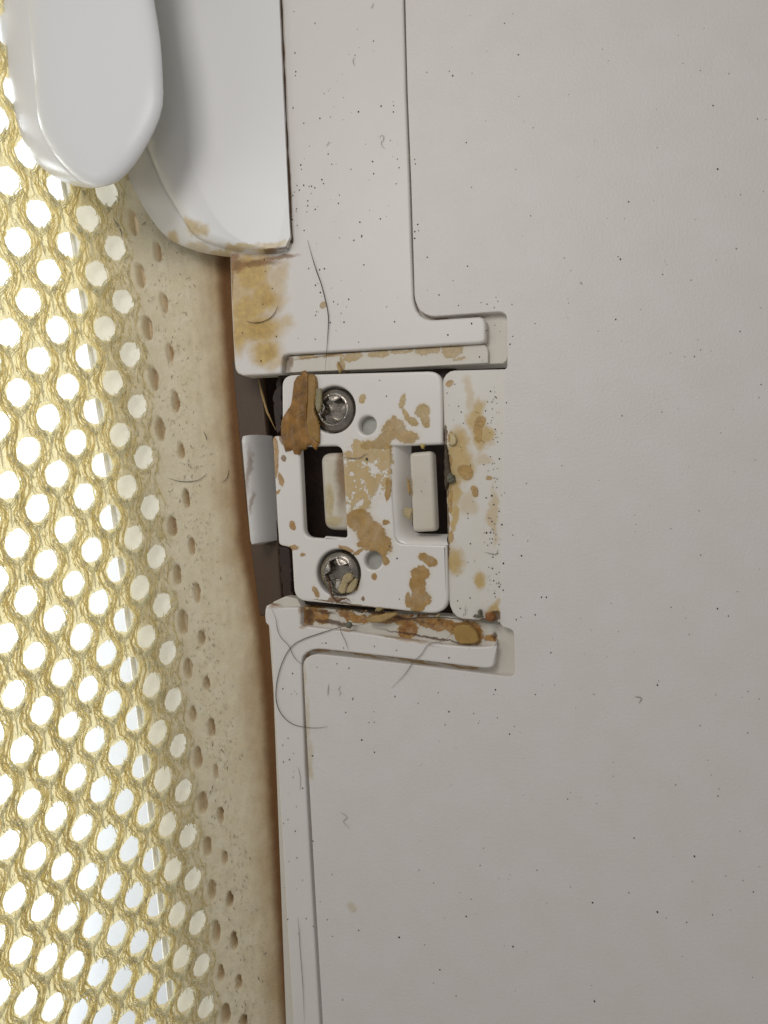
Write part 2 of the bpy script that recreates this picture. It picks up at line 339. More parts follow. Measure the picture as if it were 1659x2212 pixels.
m_hair = simple('dark_hair', (.045, .03, .02), .4, .3, 8, 0, 0)
m_light_hair = simple('faded_hair', (.20, .15, .11), .4, .3, 8, 0, 0)
m_brow = simple('reddish_brown_fibre', (.16, .07, .03), .6, .4, 8, 0, 0)
m_steel = simple('dull_steel', (.40, .36, .31), .27, .55, 4, 1, .15)
m_sheet = simple('white_backing_plastic', (.86, .89, .93), .3, .05, 1.0, 0, 0)
m_yarn = simple('yellowed_mesh_yarn', (.98, .92, .68), .8, .08, 9, 0, 0, .80, .03)
m_gloss = simple('clear_yellow_filament', (.98, .96, .82), .5, .08, 6, 0, 0, .75, .25)
# fabric material with brown stain along the crease and painted shade towards it
def fabric_mat(name, base, k2, tr):
    M = Mat(name); n = M.noise(3, 5, .6); n2 = M.noise(26, 3, .6); n3 = M.noise(1.1, 3)
    c = M.mix(M.rng(n.outputs[0], .3, .7), base, k2)
    c = M.mix(M.rng(n2.outputs[0], .5, .75, 0, .35), c, tuple(x*.65 for x in base))
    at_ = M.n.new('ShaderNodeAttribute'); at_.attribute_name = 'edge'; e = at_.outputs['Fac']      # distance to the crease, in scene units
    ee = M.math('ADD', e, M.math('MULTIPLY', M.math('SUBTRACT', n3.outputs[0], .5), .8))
    c = M.mix(M.rng(ee, 2.0, .5, 0, .3, True), c, (.50, .39, .24))  # painted shade: felt gradually darkens towards the crease
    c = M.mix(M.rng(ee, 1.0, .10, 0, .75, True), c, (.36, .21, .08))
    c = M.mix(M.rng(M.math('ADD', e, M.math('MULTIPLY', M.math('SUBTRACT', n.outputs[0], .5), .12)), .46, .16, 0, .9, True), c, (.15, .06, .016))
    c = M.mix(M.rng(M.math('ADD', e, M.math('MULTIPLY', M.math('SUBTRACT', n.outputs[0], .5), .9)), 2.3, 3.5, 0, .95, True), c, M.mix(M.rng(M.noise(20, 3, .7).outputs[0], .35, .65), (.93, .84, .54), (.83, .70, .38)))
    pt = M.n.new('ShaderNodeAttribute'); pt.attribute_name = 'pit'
    c = M.mix(M.math('MULTIPLY', pt.outputs['Fac'], .95), c, (.36, .17, .04))  # brown paints the deep shadow in each pit, strongest on its right
    M.L(c, M.b.inputs['Base Color']); M.b.inputs['Roughness'].default_value = .8; M.b.inputs['Specular IOR Level'].default_value = .25
    bp = M.n.new('ShaderNodeBump'); bp.inputs['Strength'].default_value = .45; bp.inputs['Distance'].default_value = .03
    M.L(M.math('ADD', n2.outputs[0], M.math('MULTIPLY', M.noise(9, 4, .7).outputs[0], 1.5)), bp.inputs['Height']); M.L(bp.outputs[0], M.b.inputs['Normal'])
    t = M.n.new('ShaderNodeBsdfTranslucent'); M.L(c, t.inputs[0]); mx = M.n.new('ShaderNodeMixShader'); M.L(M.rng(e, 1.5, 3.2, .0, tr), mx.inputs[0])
    M.L(M.b.outputs[0], mx.inputs[1]); M.L(t.outputs[0], mx.inputs[2]); M.L(mx.outputs[0], M.n['Material Output'].inputs[0])
    return M.m
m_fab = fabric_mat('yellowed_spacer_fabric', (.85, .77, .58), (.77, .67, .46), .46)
m_lin = simple('beige_lining', (.88, .84, .73), .8, .06, 3, 0, .2, .45)

# ================================================================== large white panel
OUT = 2290
panel_out = P(K0, '873,-80 880,200 888,400 893,560') + P(K6, '1025,250 1029,280 1040,310 1056,334 1080,350 1105,359 1130,362 1300,350 1460,338 1482,343 1496,355 1500,370 1503,615 1499,628 1490,635') \
  + P(K0, '1089.5,803 1086,1000 1083,1200 1080,1340') + P(K1, '1466,1390 1478,1406 1515,1418 1530,1427 1536,1442 1542,1635 1538,1653 1526,1664 1505,1664') \
  + P(K7, '1000,468 700,432 440,404 405,402 370,408 343,424 329,445 325,475 338,740 355,1048') + P(K0, '680,1922 697,2212 699,2290 1790,2290 1790,-80')
pn = thing('wall_panel', 'large pebbled off-white plastic panel right of the hinge, with a stained tongue reaching the hinge plate', 'panel', at(1300, 1100, -.2))
link('panel_sheet', plate_mesh(W(panel_out), 0, .2, .022), m_panel, pn)
tongue = P(K1, '1520,80 1230,88 1208,93 1188,108 1174,130 1170,155 1180,480 1190,700 1203,1270 1208,1300 1222,1333 1243,1355 1270,1366 1400,1376 1480,1386 1510,1388')
link('tongue', plate_mesh(W(tongue, -.012), -.012, .22, .03), m_tongue, pn)
# ================================================================== upper frame moulding
up = thing('frame_moulding', 'upper white frame strip with a raised arm above a stained narrow slot and yellow blotches on its left', 'moulding', at(700, 600, -.5))
base_up = P(K0, '575,-80 520,500') + P(K6, '78,60 85,300 100,600 105,635 116,653 140,664 420,652 900,632 1480,606 1500,592 1507,560 1507,340 1100,330 1060,260 1040,0') + P(K0, '890,-80')
link('lower_tray', plate_mesh(W(base_up, -.22), -.22, .5, .02), m_base, up)
cov_up = P(K0, '560,-80 505,500') + P(K6, '76,60 85,300 100,600 104,635 116,655 140,666 250,662 333,657 340,650 345,575 352,563 375,556 700,538 1355,500 1372,497 1386,490 1391,476 1391,405 1386,382 1376,370 1358,364 1140,379 1108,379 1080,373 1056,358 1036,332 1026,305 1019,270 1014,150 1008,0') + P(K0, '884,400 876,200 869,-80')
link('cover', plate_mesh(W(cov_up), -.005, .24, .05), m_cover, up)
shelf = P(K6, '378,568 700,550 1360,508 1385,508 1400,524 1405,545 1405,603 900,630 420,650 384,651')
link('slot_floor', plate_mesh(W(shelf, -.13), -.13, .12, .02), m_base, up)
# ================================================================== lower frame moulding
lo = thing('frame_moulding', 'lower white frame strip with an arm whose slot is caked in brown residue', 'moulding', at(640, 1700, -.5))
base_lo = P(K1, '270,1320 300,1278 362,1250 420,1262 440,1300 700,1325 960,1340 1200,1352 1262,1368 1460,1392 1530,1418 1546,1440 1550,1660 1530,1680 1400,1670 900,1600 600,1570 500,1600') + P(K0, '672,1500 700,2290 620,2290 590,1500')
link('lower_tray', plate_mesh(W(base_lo, -.22), -.22, .5, .03), m_base, lo)
cov_lo = P(K1, '256,1318 262,1300 280,1290 310,1296 330,1308 432,1306 438,1312 436,1392 446,1402 520,1412 700,1432 900,1462 1100,1490 1300,1510 1380,1510 1420,1506 1440,1494 1443,1480 1440,1560 1436,1600 1426,1614 1408,1620 1380,1620 900,1562 560,1524 530,1522 500,1526 470,1540 450,1560 443,1590 443,1620 446,1700') \
  + P(K7, '335,1048') + P(K0, '673,1922 690,2212 692,2290 638,2290 631,2186 614,1900 592,1526') + P(K1, '300,1738 292,1560 285,1430 272,1400 258,1385 254,1350')
link('cover', plate_mesh(W(cov_lo), -.005, .3, .045), m_cover, lo)
# ================================================================== cavity behind the hinge
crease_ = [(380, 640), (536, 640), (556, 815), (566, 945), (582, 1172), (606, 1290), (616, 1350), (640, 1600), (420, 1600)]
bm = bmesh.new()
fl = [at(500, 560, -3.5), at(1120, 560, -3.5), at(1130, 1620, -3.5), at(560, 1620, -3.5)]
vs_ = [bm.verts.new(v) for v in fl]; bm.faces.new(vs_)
wl = [W(crease_, z) for z in (-1.25, -3.5)]  # unseen side wall, added to block the under light from the cavity
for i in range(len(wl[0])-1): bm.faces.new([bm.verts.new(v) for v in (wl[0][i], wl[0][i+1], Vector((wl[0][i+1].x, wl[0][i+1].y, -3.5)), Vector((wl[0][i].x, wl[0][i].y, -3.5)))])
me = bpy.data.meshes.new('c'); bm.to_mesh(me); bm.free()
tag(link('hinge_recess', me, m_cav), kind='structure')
# brown encrusted walls lining the gaps round the hinge
cr = thing('recess_rim', 'brown encrusted inner rim showing in the gaps around the hinge plate', 'rim', at(800, 1060, -1))
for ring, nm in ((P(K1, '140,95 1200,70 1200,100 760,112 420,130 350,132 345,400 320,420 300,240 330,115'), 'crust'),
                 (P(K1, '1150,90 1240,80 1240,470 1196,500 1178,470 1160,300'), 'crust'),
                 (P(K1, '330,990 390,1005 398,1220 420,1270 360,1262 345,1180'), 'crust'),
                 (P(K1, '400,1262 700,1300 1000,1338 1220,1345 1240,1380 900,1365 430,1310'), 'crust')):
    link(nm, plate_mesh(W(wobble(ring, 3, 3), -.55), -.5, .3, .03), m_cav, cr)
# strip of plastic behind the side tab
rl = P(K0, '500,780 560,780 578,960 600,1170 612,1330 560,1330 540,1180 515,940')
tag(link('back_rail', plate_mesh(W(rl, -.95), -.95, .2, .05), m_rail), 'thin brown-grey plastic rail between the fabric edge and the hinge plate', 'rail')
t = Tubes(); t.add(W(P(K1, '222,120 240,200 268,300 312,395'), -.8), .03); me = t.mesh()
tag(link('glue_thread', me, m_tan), 'tan strand of dried glue hanging in the dark gap left of the hinge plate', 'glue strand')
# ================================================================== side tab
prof = [(-.02, -.75), (0.0, -.34), (.03, -.26), (.07, -.23), (.11, -.24), (.17, -.28), (.23, -.37), (.28, -.50), (.33, -.72), (.36, -.95), (.38, -1.12)]
ptop = at(*K5(1150, 55), -.3); pbot = at(*K5(1222, 885), -.3)
ax = (pbot-ptop); Lx = ax.length; ax.normalize(); side = Vector((-ax.y, ax.x, 0)); side = side if side.x > 0 else -side
n = 26; V = np.zeros((n, len(prof), 3))
for i in range(n):
    u = i/(n-1); e = min(u, 1-u)*Lx; r = .05
    dz = -(r-math.sqrt(max(0, r*r-(r-min(e, r))**2))) if e < r else 0
    q = ptop.lerp(pbot, u)
    for j, (a, z) in enumerate(prof):
        pp = q + side*a - ax*(a*.16)
        V[i, j] = (pp.x, pp.y, z+dz)
me = grid_mesh(V); bm = bmesh.new(); bm.from_mesh(me)
bd = [e for e in bm.edges if e.is_boundary]; r = bmesh.ops.extrude_edge_only(bm, edges=bd)
for v in [g for g in r['geom'] if isinstance(g, bmesh.types.BMVert)]: v.co.z = -1.15
bmesh.ops.recalc_face_normals(bm, faces=bm.faces); bm.to_mesh(me); bm.free()
for p in me.polygons: p.use_smooth = True
me.set_sharp_from_angle(angle=math.radians(50))
tag(link('latch_tab', me, m_tab), 'glossy grey-white plastic tab with a rounded ridge left of the hinge plate', 'tab')
# ================================================================== hinge plate
hp = thing('hinge_plate', 'glossy white hinge plate held by two cross-head screws and smeared with tan glue', 'hinge', at(800, 1060, -.6))
HZ = .06
out = RP(K1, '343,112,62 1166,90,70 1170,467,14 903,478,16 912,740,10 928,978,50 1192,986,10 1202,1347,95 407,1270,75 392,1000,28 326,986,26 293,425,20 345,424,4')
win = RP(K1, '434,480,14 652,474,46 678,950,16 566,941,4 556,952,4 457,945,62')
def circ(K, x, y, r, n=40, z=0):
    """world-round hole centred at a photo point; r in world units"""
    c = at(*K(x, y), z); return [Vector((c.x+r*math.cos(2*math.pi*i/n), c.y+r*math.sin(2*math.pi*i/n), z)) for i in range(n)], c
SC = (at(*K1(607, 290), HZ), at(*K1(633, 1130), HZ)); SR = .50
h1, c1 = circ(K1, 783, 370, .205, z=HZ); h2, c2 = circ(K1, 812, 1066, .20, z=HZ)
sh = [[Vector((c.x+(SR+.025)*math.cos(2*math.pi*i/48), c.y+(SR+.025)*math.sin(2*math.pi*i/48), 0)) for i in range(48)] for c in SC]
body = link('plate', plate_mesh(W(out, HZ), HZ, .24, .055, [W(win, HZ), h1, h2]+sh, 6), m_hinge, hp)
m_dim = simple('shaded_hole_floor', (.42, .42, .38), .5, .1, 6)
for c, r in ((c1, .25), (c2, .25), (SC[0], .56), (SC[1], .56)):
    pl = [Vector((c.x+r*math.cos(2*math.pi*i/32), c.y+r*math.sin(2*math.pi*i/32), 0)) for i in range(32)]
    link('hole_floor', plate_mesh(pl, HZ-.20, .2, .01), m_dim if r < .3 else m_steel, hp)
# sloped inner wall of the right-hand notch
o1 = P(K1, '1000,470 900,474'); o1 = P(K1, '905,470 905,500 908,600 912,740 918,860 924,930 932,955 950,972 980,982 1060,984 1140,985 1200,987')
o2 = P(K1, '1010,470 1010,500 1010,600 1012,740 1014,860 1016,890 1020,905 1030,918 1045,925 1090,928 1150,929 1200,930')
A = resample(W(o1, HZ-.03), 40); B = resample(W(o2, -.42), 40)
V = np.zeros((9, 40, 3))
for i in range(9):
    u = i/8
    for j in range(40):
        xy = A[j].lerp(B[j], math.sin(u*math.pi/2)**1.1 if False else u**.8); V[i, j] = (xy.x, xy.y, A[j].z+(B[j].z-A[j].z)*(u**1.5))
link('notch_wall', grid_mesh(V), m_hinge, hp)
# ---- screws
def screw(c, rot, label):
    nr, nt = 60, 160; V = np.zeros((nr+3, nt, 3)); R = SR
    for i in range(nr+3):
        r = R*min(1, i/nr)
        for j in range(nt):
            q = 2*math.pi*j/nt; x = r*math.cos(q); y = r*math.sin(q)
            rr = r/R; z = .15*(1-rr**3.2)-.10*max(0, rr-.9)/.1
            a = q-rot; u = abs(x*math.cos(rot)+y*math.sin(rot)); v = abs(-x*math.sin(rot)+y*math.cos(rot))
            hi, lw = max(u, v), min(u, v)
            # cross with flared inner corners
            arm = .085 + .07*max(0, 1-hi/.22)**1.3
            dd = min(arm-lw, .31-hi); dd = max(dd, .17-(r)) 
            m = min(1, max(0, (dd+.006)/.016)); m = m*m*(3-2*m)
            dep = .16+.26*max(0, 1-r/.34)
            z -= m*dep
            rim = math.exp(-((dd+.012)/.010)**2)*.010; z += rim
            # conical wipe mark ring round the recess
            z -= .012*math.exp(-((r-.33)/.012)**2)
            if i > nr: z -= .10*(i-nr)
            V[i, j] = (c.x+x, c.y+y, c.z-.09+z)
    link('screw', grid_mesh(V, cyc=True), m_steel, hp)['label'] = label
screw(SC[0], math.radians(38), 'steel screw half covered by brown glue')
screw(SC[1], math.radians(25), 'steel screw with pale glue flakes on it')
# ---- lugs seen inside the window and the notch
def lug(K, s, zt, th, bev, label):
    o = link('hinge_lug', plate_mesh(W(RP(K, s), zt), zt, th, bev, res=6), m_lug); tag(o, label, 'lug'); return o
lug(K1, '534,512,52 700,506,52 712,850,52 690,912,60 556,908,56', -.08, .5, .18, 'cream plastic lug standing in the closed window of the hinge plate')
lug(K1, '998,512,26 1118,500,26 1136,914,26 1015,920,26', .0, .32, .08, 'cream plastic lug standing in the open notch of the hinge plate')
# ================================================================== levers
def lever(name, label, rings, right, N=56):
    """rings: list of (polyline D coords left side top->bottom-right, z); right: polyline for right side at top z"""
    root = thing(name, label, 'lever', at(*rings[2][0][0], 0))
    ctrl = []
    for (pl, z) in rings:
        c = catmull([(x, y, 0) for x, y in pl], 6)
        ctrl.append([Vector(p) for p in resample([at(p.x, p.y, z(p.x) if callable(z) else z) for p in c], N)])
    M_ = len(right[0][0]); rc = []
    for (pl, z) in right:
        c = catmull([(x, y, 0) for x, y in pl], 6); rc.append(resample(W([(p.x, p.y) for p in c], z), 30))
    ctrl = [a+b[1:] for a, b in zip(ctrl, rc)]
    C0, C1, C2 = ctrl
    def ring(a, b, fx, fz): return [Vector((p.x+(q.x-p.x)*fx, p.y+(q.y-p.y)*fx, p.z+(q.z-p.z)*fz)) for p, q in zip(a, b)]
    def build(nm, rs, cap, mat):
        V = np.array([[tuple(p) for p in r] for r in rs]); me = grid_mesh(V, cyc=True)
        bm = bmesh.new(); bm.from_mesh(me); bm.verts.ensure_lookup_table()
        if cap:
            q = [min(bm.verts, key=lambda v, p=p: (v.co-Vector(p)).length_squared) for p in V[0]]
            uq = []; [uq.append(v) for v in q if v not in uq]
            f = bm.faces.new(uq); f.smooth = False
            bmesh.ops.recalc_face_normals(bm, faces=bm.faces)
            if f.normal.z < 0: bmesh.ops.reverse_faces(bm, faces=bm.faces)
        bm.to_mesh(me); bm.free(); return link(nm, me, mat, root)
    up_ = [ring(C0, C1, math.sin(t*math.pi/2), (1-math.cos(t*math.pi/2))**1.35) for t in np.linspace(0, .985, 26)]
    last = up_[-1]; cen = sum(last, Vector())/len(last)
    up_.append([p+(cen-p)*.012+Vector((0, 0, -.012)) for p in last]); up_.append([p+(cen-p)*.03+Vector((0, 0, -.04)) for p in last])
    sm_ = Tubes(); sc_ = [p+(cen-p)*.010+Vector((0, 0, -.022)) for p in last[:N]]; sm_.add(sc_, .016, 6, False); link('seam', sm_.mesh(), m_seam, root)
    lo_ = [[p+(cen-p)*.02+Vector((0, 0, -.05)) for p in C1]]+[ring(C1, C2, 1-(1-t)**1.6, t) for t in np.linspace(.02, 1, 14)]
    return root, build, up_, lo_
rB, bB, u_, l_ = lever('clamp_lever', 'wide white clamp lever lying on the frame strip, its rounded lower end stained yellow-brown', [
    (P(K0, '389,-300 389,-80 390,0 396,200 401,280 416,360 440,424 476,482 520,520 560,533 600,536 616,534'), lambda x: .17+.38*(620-x)/230),
    (P(K0, '262,-300 270,-80 278,60 295,200 318,306 348,386 380,446 416,504 456,528 510,541 560,547 600,547 622,542'), lambda x: .14*(625-x)/300),
    (P(K0, '215,-300 220,-80 226,100 240,240 274,372 290,410 318,460 362,514 420,541 470,552 520,557 570,556 605,552 624,545'), lambda x: -.15-.25*(625-x)/350)],
    [(P(K0, '616,534 625,528 627,516 625,480 612,210 603,0 600,-80 592,-300'), .17), (P(K0, '622,542 630,534 631,516 628,480 616,210 607,0 604,-80 596,-300'), .0), (P(K0, '624,545 633,534 634,516 631,480 619,210 610,0 607,-80 599,-300'), -.15)])
bB('top_shell', u_, True, m_leverB); bB('lower_shell', l_, False, m_leverB)
rA, bA, u_, l_ = lever('clamp_lever', 'out-of-focus smooth white clamp lever overlapping the mesh at the top left corner', [
    (P(K0, '166,-300 168,-80 172,60 175,170 178,240 184,286 193,310 205,325 220,331'), 2.2),
    (P(K0, '60,-300 65,-80 74,60 84,190 92,270 106,312 132,350 160,381 182,397 198,403 214,405'), lambda x: 1.6+.35*(x-68)/146),
    (P(K0, '-8,-300 -5,-80 2,40 14,140 28,220 46,290 72,342 108,376 148,397 190,406 215,405'), 1.0)],
    [(P(K0, '220,331 234,328 247,315 258,290 267,248 270,200 270,150 262,60 250,-80 240,-300'), 2.2), (P(K0, '214,405 234,402 262,388 296,350 332,288 352,230 352,160 346,80 330,-20 322,-80 310,-300'), 1.95), (P(K0, '215,405 258,388 296,345 330,290 346,232 348,160 342,80 328,-20 318,-80 306,-300'), .95)])
bA('top_shell', u_, True, m_leverA); bA('lower_shell', l_, False, m_leverA)
t = Tubes(); gl = P(K0, '603,-80 606,0 611,100 615,210 619,300 622,350 626,420 628,480 631,516 630,525')
pts = catmull([tuple(p) for p in W(gl, .0)], 8); t.add([p+Vector((.02*noise.noise(p*3), .0, .02*noise.noise(p*5))) for p in pts], [.035+.02*noise.noise(p*2.3) for p in pts], 6, False)
tag(link('dirt_bead', t.mesh(), m_rust2), 'brown line of dried dirt filling the joint along the wide clamp lever', 'dirt line')
# ================================================================== mesh fabric
crease = [(470, -400), (478, 0), (494, 560), (514, 815), (522, 945), (540, 1172), (566, 1290), (576, 1350), (594, 1526), (614, 1850), (638, 2212), (650, 2400)]
cw = sorted([(p.y, p.x) for p in W(crease, -1.0)]); cy = np.array([a for a, b in cw]); cx = np.array([b for a, b in cw])
def gz(x, y):
    d = np.interp(y, cy, cx)-x
    return -1.0 + .10*d + .62*np.logaddexp(0, (d-1.9)*1.3)/1.3 - .62*np.log1p(math.exp(-1.9*1.3))/1.3
def hit(X, Y, dz=0.0):
    """photo points (arrays) -> points on the fabric surface (dz below it)"""
    X = np.asarray(X, float); Y = np.asarray(Y, float)
    dx = RT.x*(X-829.5)/F+FW.x; dy = (1106-Y)/F; dzv = RT.z*(X-829.5)/F+FW.z
    lo_t = np.full(X.shape, 5.0); hi_t = np.full(X.shape, 45.0)
    for _ in range(42):
        m = (lo_t+hi_t)/2; x = CAM.x+dx*m; y = CAM.y+dy*m; z = CAM.z+dzv*m
        above = z > gz(x, y)-dz; lo_t = np.where(above, m, lo_t); hi_t = np.where(above, hi_t, m)
    return np.stack([CAM.x+dx*lo_t, CAM.y+dy*lo_t, CAM.z+dzv*lo_t], -1)
def col(k, j0, s): return [(k, j0+2*i, *p) for i, p in enumerate(P(K0, s))]
D = col(0, 0, '146,523 167,652 185,775 203,884 220,1003 234,1114 251,1229 266,1336 283,1449 297,1553 309,1657 320,1759 330,1861 339,1955 348,2050 361,2142') \
 + col(1, -1, '189,463 207,587 229,713 243,827 258,940 273,1047 285,1154 298,1265 313,1370 328,1481 342,1583 355,1684 366,1782 374,1878 382,1975 392,2070 405,2158') \
 + col(2, -2, '225,415 247,532 266,654 283,769 297,877 310,985 320,1093 329,1198 347,1307 365,1412 377,1511 386,1612 398,1710 408,1804 414,1900 421,1997 435,2090 449,2173') \
 + col(3, -1, '284,476 301,598 319,713 335,821 349,926 359,1027 364,1136 377,1241 394,1343 405,1446 416,1545 429,1641 440,1734 445,1833 451,1927 460,2019 472,2105') \
 + col(4, 0, '337,541 353,654 369,767 382,872 395,971 396,1073 404,1178 419,1282') \
 + col(-1, -1, '83,451 104,584 126,715 146,839 165,965 180,1080 196,1190 212,1300 227,1412 245,1522 258,1628 270,1734 279,1843 287,1942 298,2034 311,2129')\
 + col(-2, 0, '40,519 61,652 81,780 101,908 120,1025 138,1140 157,1255 173,1374 190,1487 205,1596 218,1703 228,1807 235,1920 244,2023 259,2111') \
 + col(-3, 3, '18,719 34,854 60,970 85,1090') + col(-3, 17, '147,1564 163,1678 176,1788 185,1902 193,2006 207,2103') + col(-4, 18, '106,1649 121,1764 132,1876 141,1988 154,2083') \
 + col(-5, 17, '52,1620 62,1731 76,1850 88,1966 100,2076 121,2177') + col(-6, 20, '15,1821 30,1942 46,2056 64,2160')
D = np.array(D)
def basis(k, j):
    k = k/6; j = (j-15)/20
    return np.stack([np.ones_like(k), k, j, k*k, k*j, j*j, k*k*j, k*j*j, j**3], -1)
cX = np.linalg.lstsq(basis(D[:, 0], D[:, 1]), D[:, 2], rcond=None)[0]; cY = np.linalg.lstsq(basis(D[:, 0], D[:, 1]), D[:, 3], rcond=None)[0]
def kj2D(k, j):
    k = np.asarray(k, float); j = np.asarray(j, float); b = basis(k, j); return b@cX, b@cY
print('lattice residual', float(np.abs(D[:, 2]-kj2D(D[:, 0], D[:, 1])[0]).mean()), float(np.abs(D[:, 3]-kj2D(D[:, 0], D[:, 1])[1]).mean()))
# --- the perforated sheet, gridded in lattice coordinates
S = 14; K_MIN, K_MAX, J_MIN, J_MAX = -9, 4.5, -11, 37
ks = np.arange(K_MIN*S, int(K_MAX*S)+1)/S; js = np.arange(J_MIN*S, J_MAX*S+1)/S
KK, JJ = np.meshgrid(ks, js, indexing='ij')
def nearest(KK, JJ):
    best = np.full(KK.shape, 9.); bk = np.zeros(KK.shape); bj = np.zeros(KK.shape)
    f = np.floor(KK)
    for dk in (-1, 0, 1, 2):
        k = f+dk; par = np.mod(k, 2)
        j = np.round((JJ-par)/2)*2+par
        d = np.hypot(KK-k, JJ-j); m = d < best; best = np.where(m, d, best); bk = np.where(m, k, bk); bj = np.where(m, j, bj)
    return best, bk, bj
def hsh(a, b, s=0): return np.mod(np.sin(a*12.9898+b*78.233+s*37.719)*43758.5453, 1)
dist, bk, bj = nearest(KK, JJ)
ang = np.arctan2(JJ-bj, KK-bk)
R0 = .475+.03*(hsh(bk, bj)-.5)
ph = hsh(bk, bj, 1)*6.28
R = R0*(1+.05*np.cos(2*ang+ph*.2)+.03*np.sin(5*ang+ph)+.025*np.sin(11*ang+2*ph)+.02*np.sin(23*ang+3*ph))
isH = bk <= 2
hole = (dist < R) & isH
# snap inner vertices next to the rim on to the rim
Ks, Js = KK.copy(), JJ.copy()
near = isH & (np.abs(dist-R) < .62/S)
Ks[near] = (bk+np.cos(ang)*R)[near]; Js[near] = (bj+np.sin(ang)*R)[near]
inside = hole & ~near
dX, dY = kj2D(Ks, Js); V = hit(dX, dY)
# relief: rolled rims, knit grain, pits for columns 3 and 4
rel = np.zeros(KK.shape)
solid = np.clip((KK-1.9)/1.1, 0, 1)
rel += (1-solid)*(.05*np.exp(-((dist-R)/.12)**2)*0 - .06*np.exp(-((dist-R)/.10)**2))
pit = (bk >= 3)
pr = np.where(bk == 3, .36, .30)*(.8+.4*hsh(bk, bj, 4))
nzp = np.sin(KK*9+bj*3.1)*.03+np.sin(JJ*11+bk*5+bj)*.03+np.sin((KK+JJ)*23+bj)*.02
pa = 1/(1+np.exp((np.hypot((KK-bk)*(1.25+.7*hsh(bk, bj, 8)), (JJ-bj)*.95)+nzp-pr)/.03))*pit*(hsh(bk, bj, 9) > .12)
pd = np.where(bk == 3, .24, .18)*(.5+.9*hsh(bk, bj, 5))
rel -= pa*pd*(1+.9*np.clip((KK-bk)/.2, -1, 1))
nz = rng.normal(size=KK.shape)
for _ in range(2): nz = (nz+np.roll(nz, 1, 0)+np.roll(nz, -1, 0)+np.roll(nz, 1, 1)+np.roll(nz, -1, 1))/5
rel += nz*.012*(1-.4*solid)
nz2 = rng.normal(size=KK.shape)
for _ in range(14): nz2 = (nz2+np.roll(nz2, 1, 0)+np.roll(nz2, -1, 0)+np.roll(nz2, 1, 1)+np.roll(nz2, -1, 1))/5
nz2 /= nz2.std(); rel += nz2*.005
V[..., 2] += rel; V[..., 0] += rel*.3
fm = ~(inside[:-1, :-1] | inside[1:, :-1] | inside[:-1, 1:] | inside[1:, 1:])
allin = (near|hole)[:-1, :-1] & (near|hole)[1:, :-1] & (near|hole)[:-1, 1:] & (near|hole)[1:, 1:] & isH[:-1, :-1]
fm &= ~(allin & (dist[:-1, :-1] < R[:-1, :-1]))
mf = thing('mesh_fabric', 'yellowed mesh fabric with rows of oval holes, merging into pitted beige felt beside the hinge', 'fabric', tuple(hit(np.array([100.]), np.array([1100.]))[0]))
def attr(me, name, src):       # src: kd-free lookup by per-vertex function
    a = me.attributes.new(name, 'FLOAT', 'POINT'); a.data.foreach_set('value', src)
def grid_obj(name, V, mask, mat, edge, pitv, parent, thick=0):
    n, m = V.shape[:2]; used = np.zeros(n*m, bool); idx = np.arange(n*m).reshape(n, m)
    if mask is None: mask = np.ones((n-1, m-1), bool)
    q = np.stack([idx[:-1, :-1], idx[1:, :-1], idx[1:, 1:], idx[:-1, 1:]], -1)[mask]
    used[q.ravel()] = True; remap = np.cumsum(used)-1
    me = bpy.data.meshes.new(name); me.from_pydata(V.reshape(-1, 3)[used].tolist(), [], remap[q].tolist())
    attr(me, 'edge', edge.ravel()[used].astype('f')); attr(me, 'pit', pitv.ravel()[used].astype('f'))
    for p in me.polygons: p.use_smooth = True
    if me.polygons[0].normal.z < 0: me.flip_normals()
    o = link(name, me, mat, parent)
    if thick:
        md = o.modifiers.new('thickness', 'SOLIDIFY'); md.thickness = thick; md.offset = -1
    return o
print('pit', pa.max(), pa.mean(), (pa > .5).mean())
edge = np.interp(V[..., 1], cy, cx)-V[..., 0]
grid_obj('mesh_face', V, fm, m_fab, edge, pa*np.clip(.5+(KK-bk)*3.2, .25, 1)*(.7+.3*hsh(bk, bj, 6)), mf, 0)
# --- felt band between the mesh and the crease
jn = np.arange(J_MIN*6, J_MAX*6+1)/6; un = np.linspace(0, 1, 60)
kx, ky = kj2D(np.full(jn.shape, 4.5-1/S/2), jn)
hedge = hit(kx, ky)
V2 = np.zeros((len(un), len(jn), 3)); e2 = np.zeros(V2.shape[:2])
for i, u in enumerate(un):
    y = hedge[:, 1]; xc = np.interp(y, cy, cx)+.7; x = hedge[:, 0]*(1-u)+xc*u; d = np.interp(y, cy, cx)-x
    V2[i, :, 0] = x; V2[i, :, 1] = y; V2[i, :, 2] = gz(x, y); e2[i] = d
nz = rng.normal(size=e2.shape)
for _ in range(3): nz = (nz+np.roll(nz, 1, 0)+np.roll(nz, -1, 0)+np.roll(nz, 1, 1)+np.roll(nz, -1, 1))/5
V2[..., 2] += nz*.03*np.clip(un*6, 0, 1)[:, None]
grid_obj('felt_border', V2, None, m_fab, e2, np.zeros(e2.shape), mf, 0)
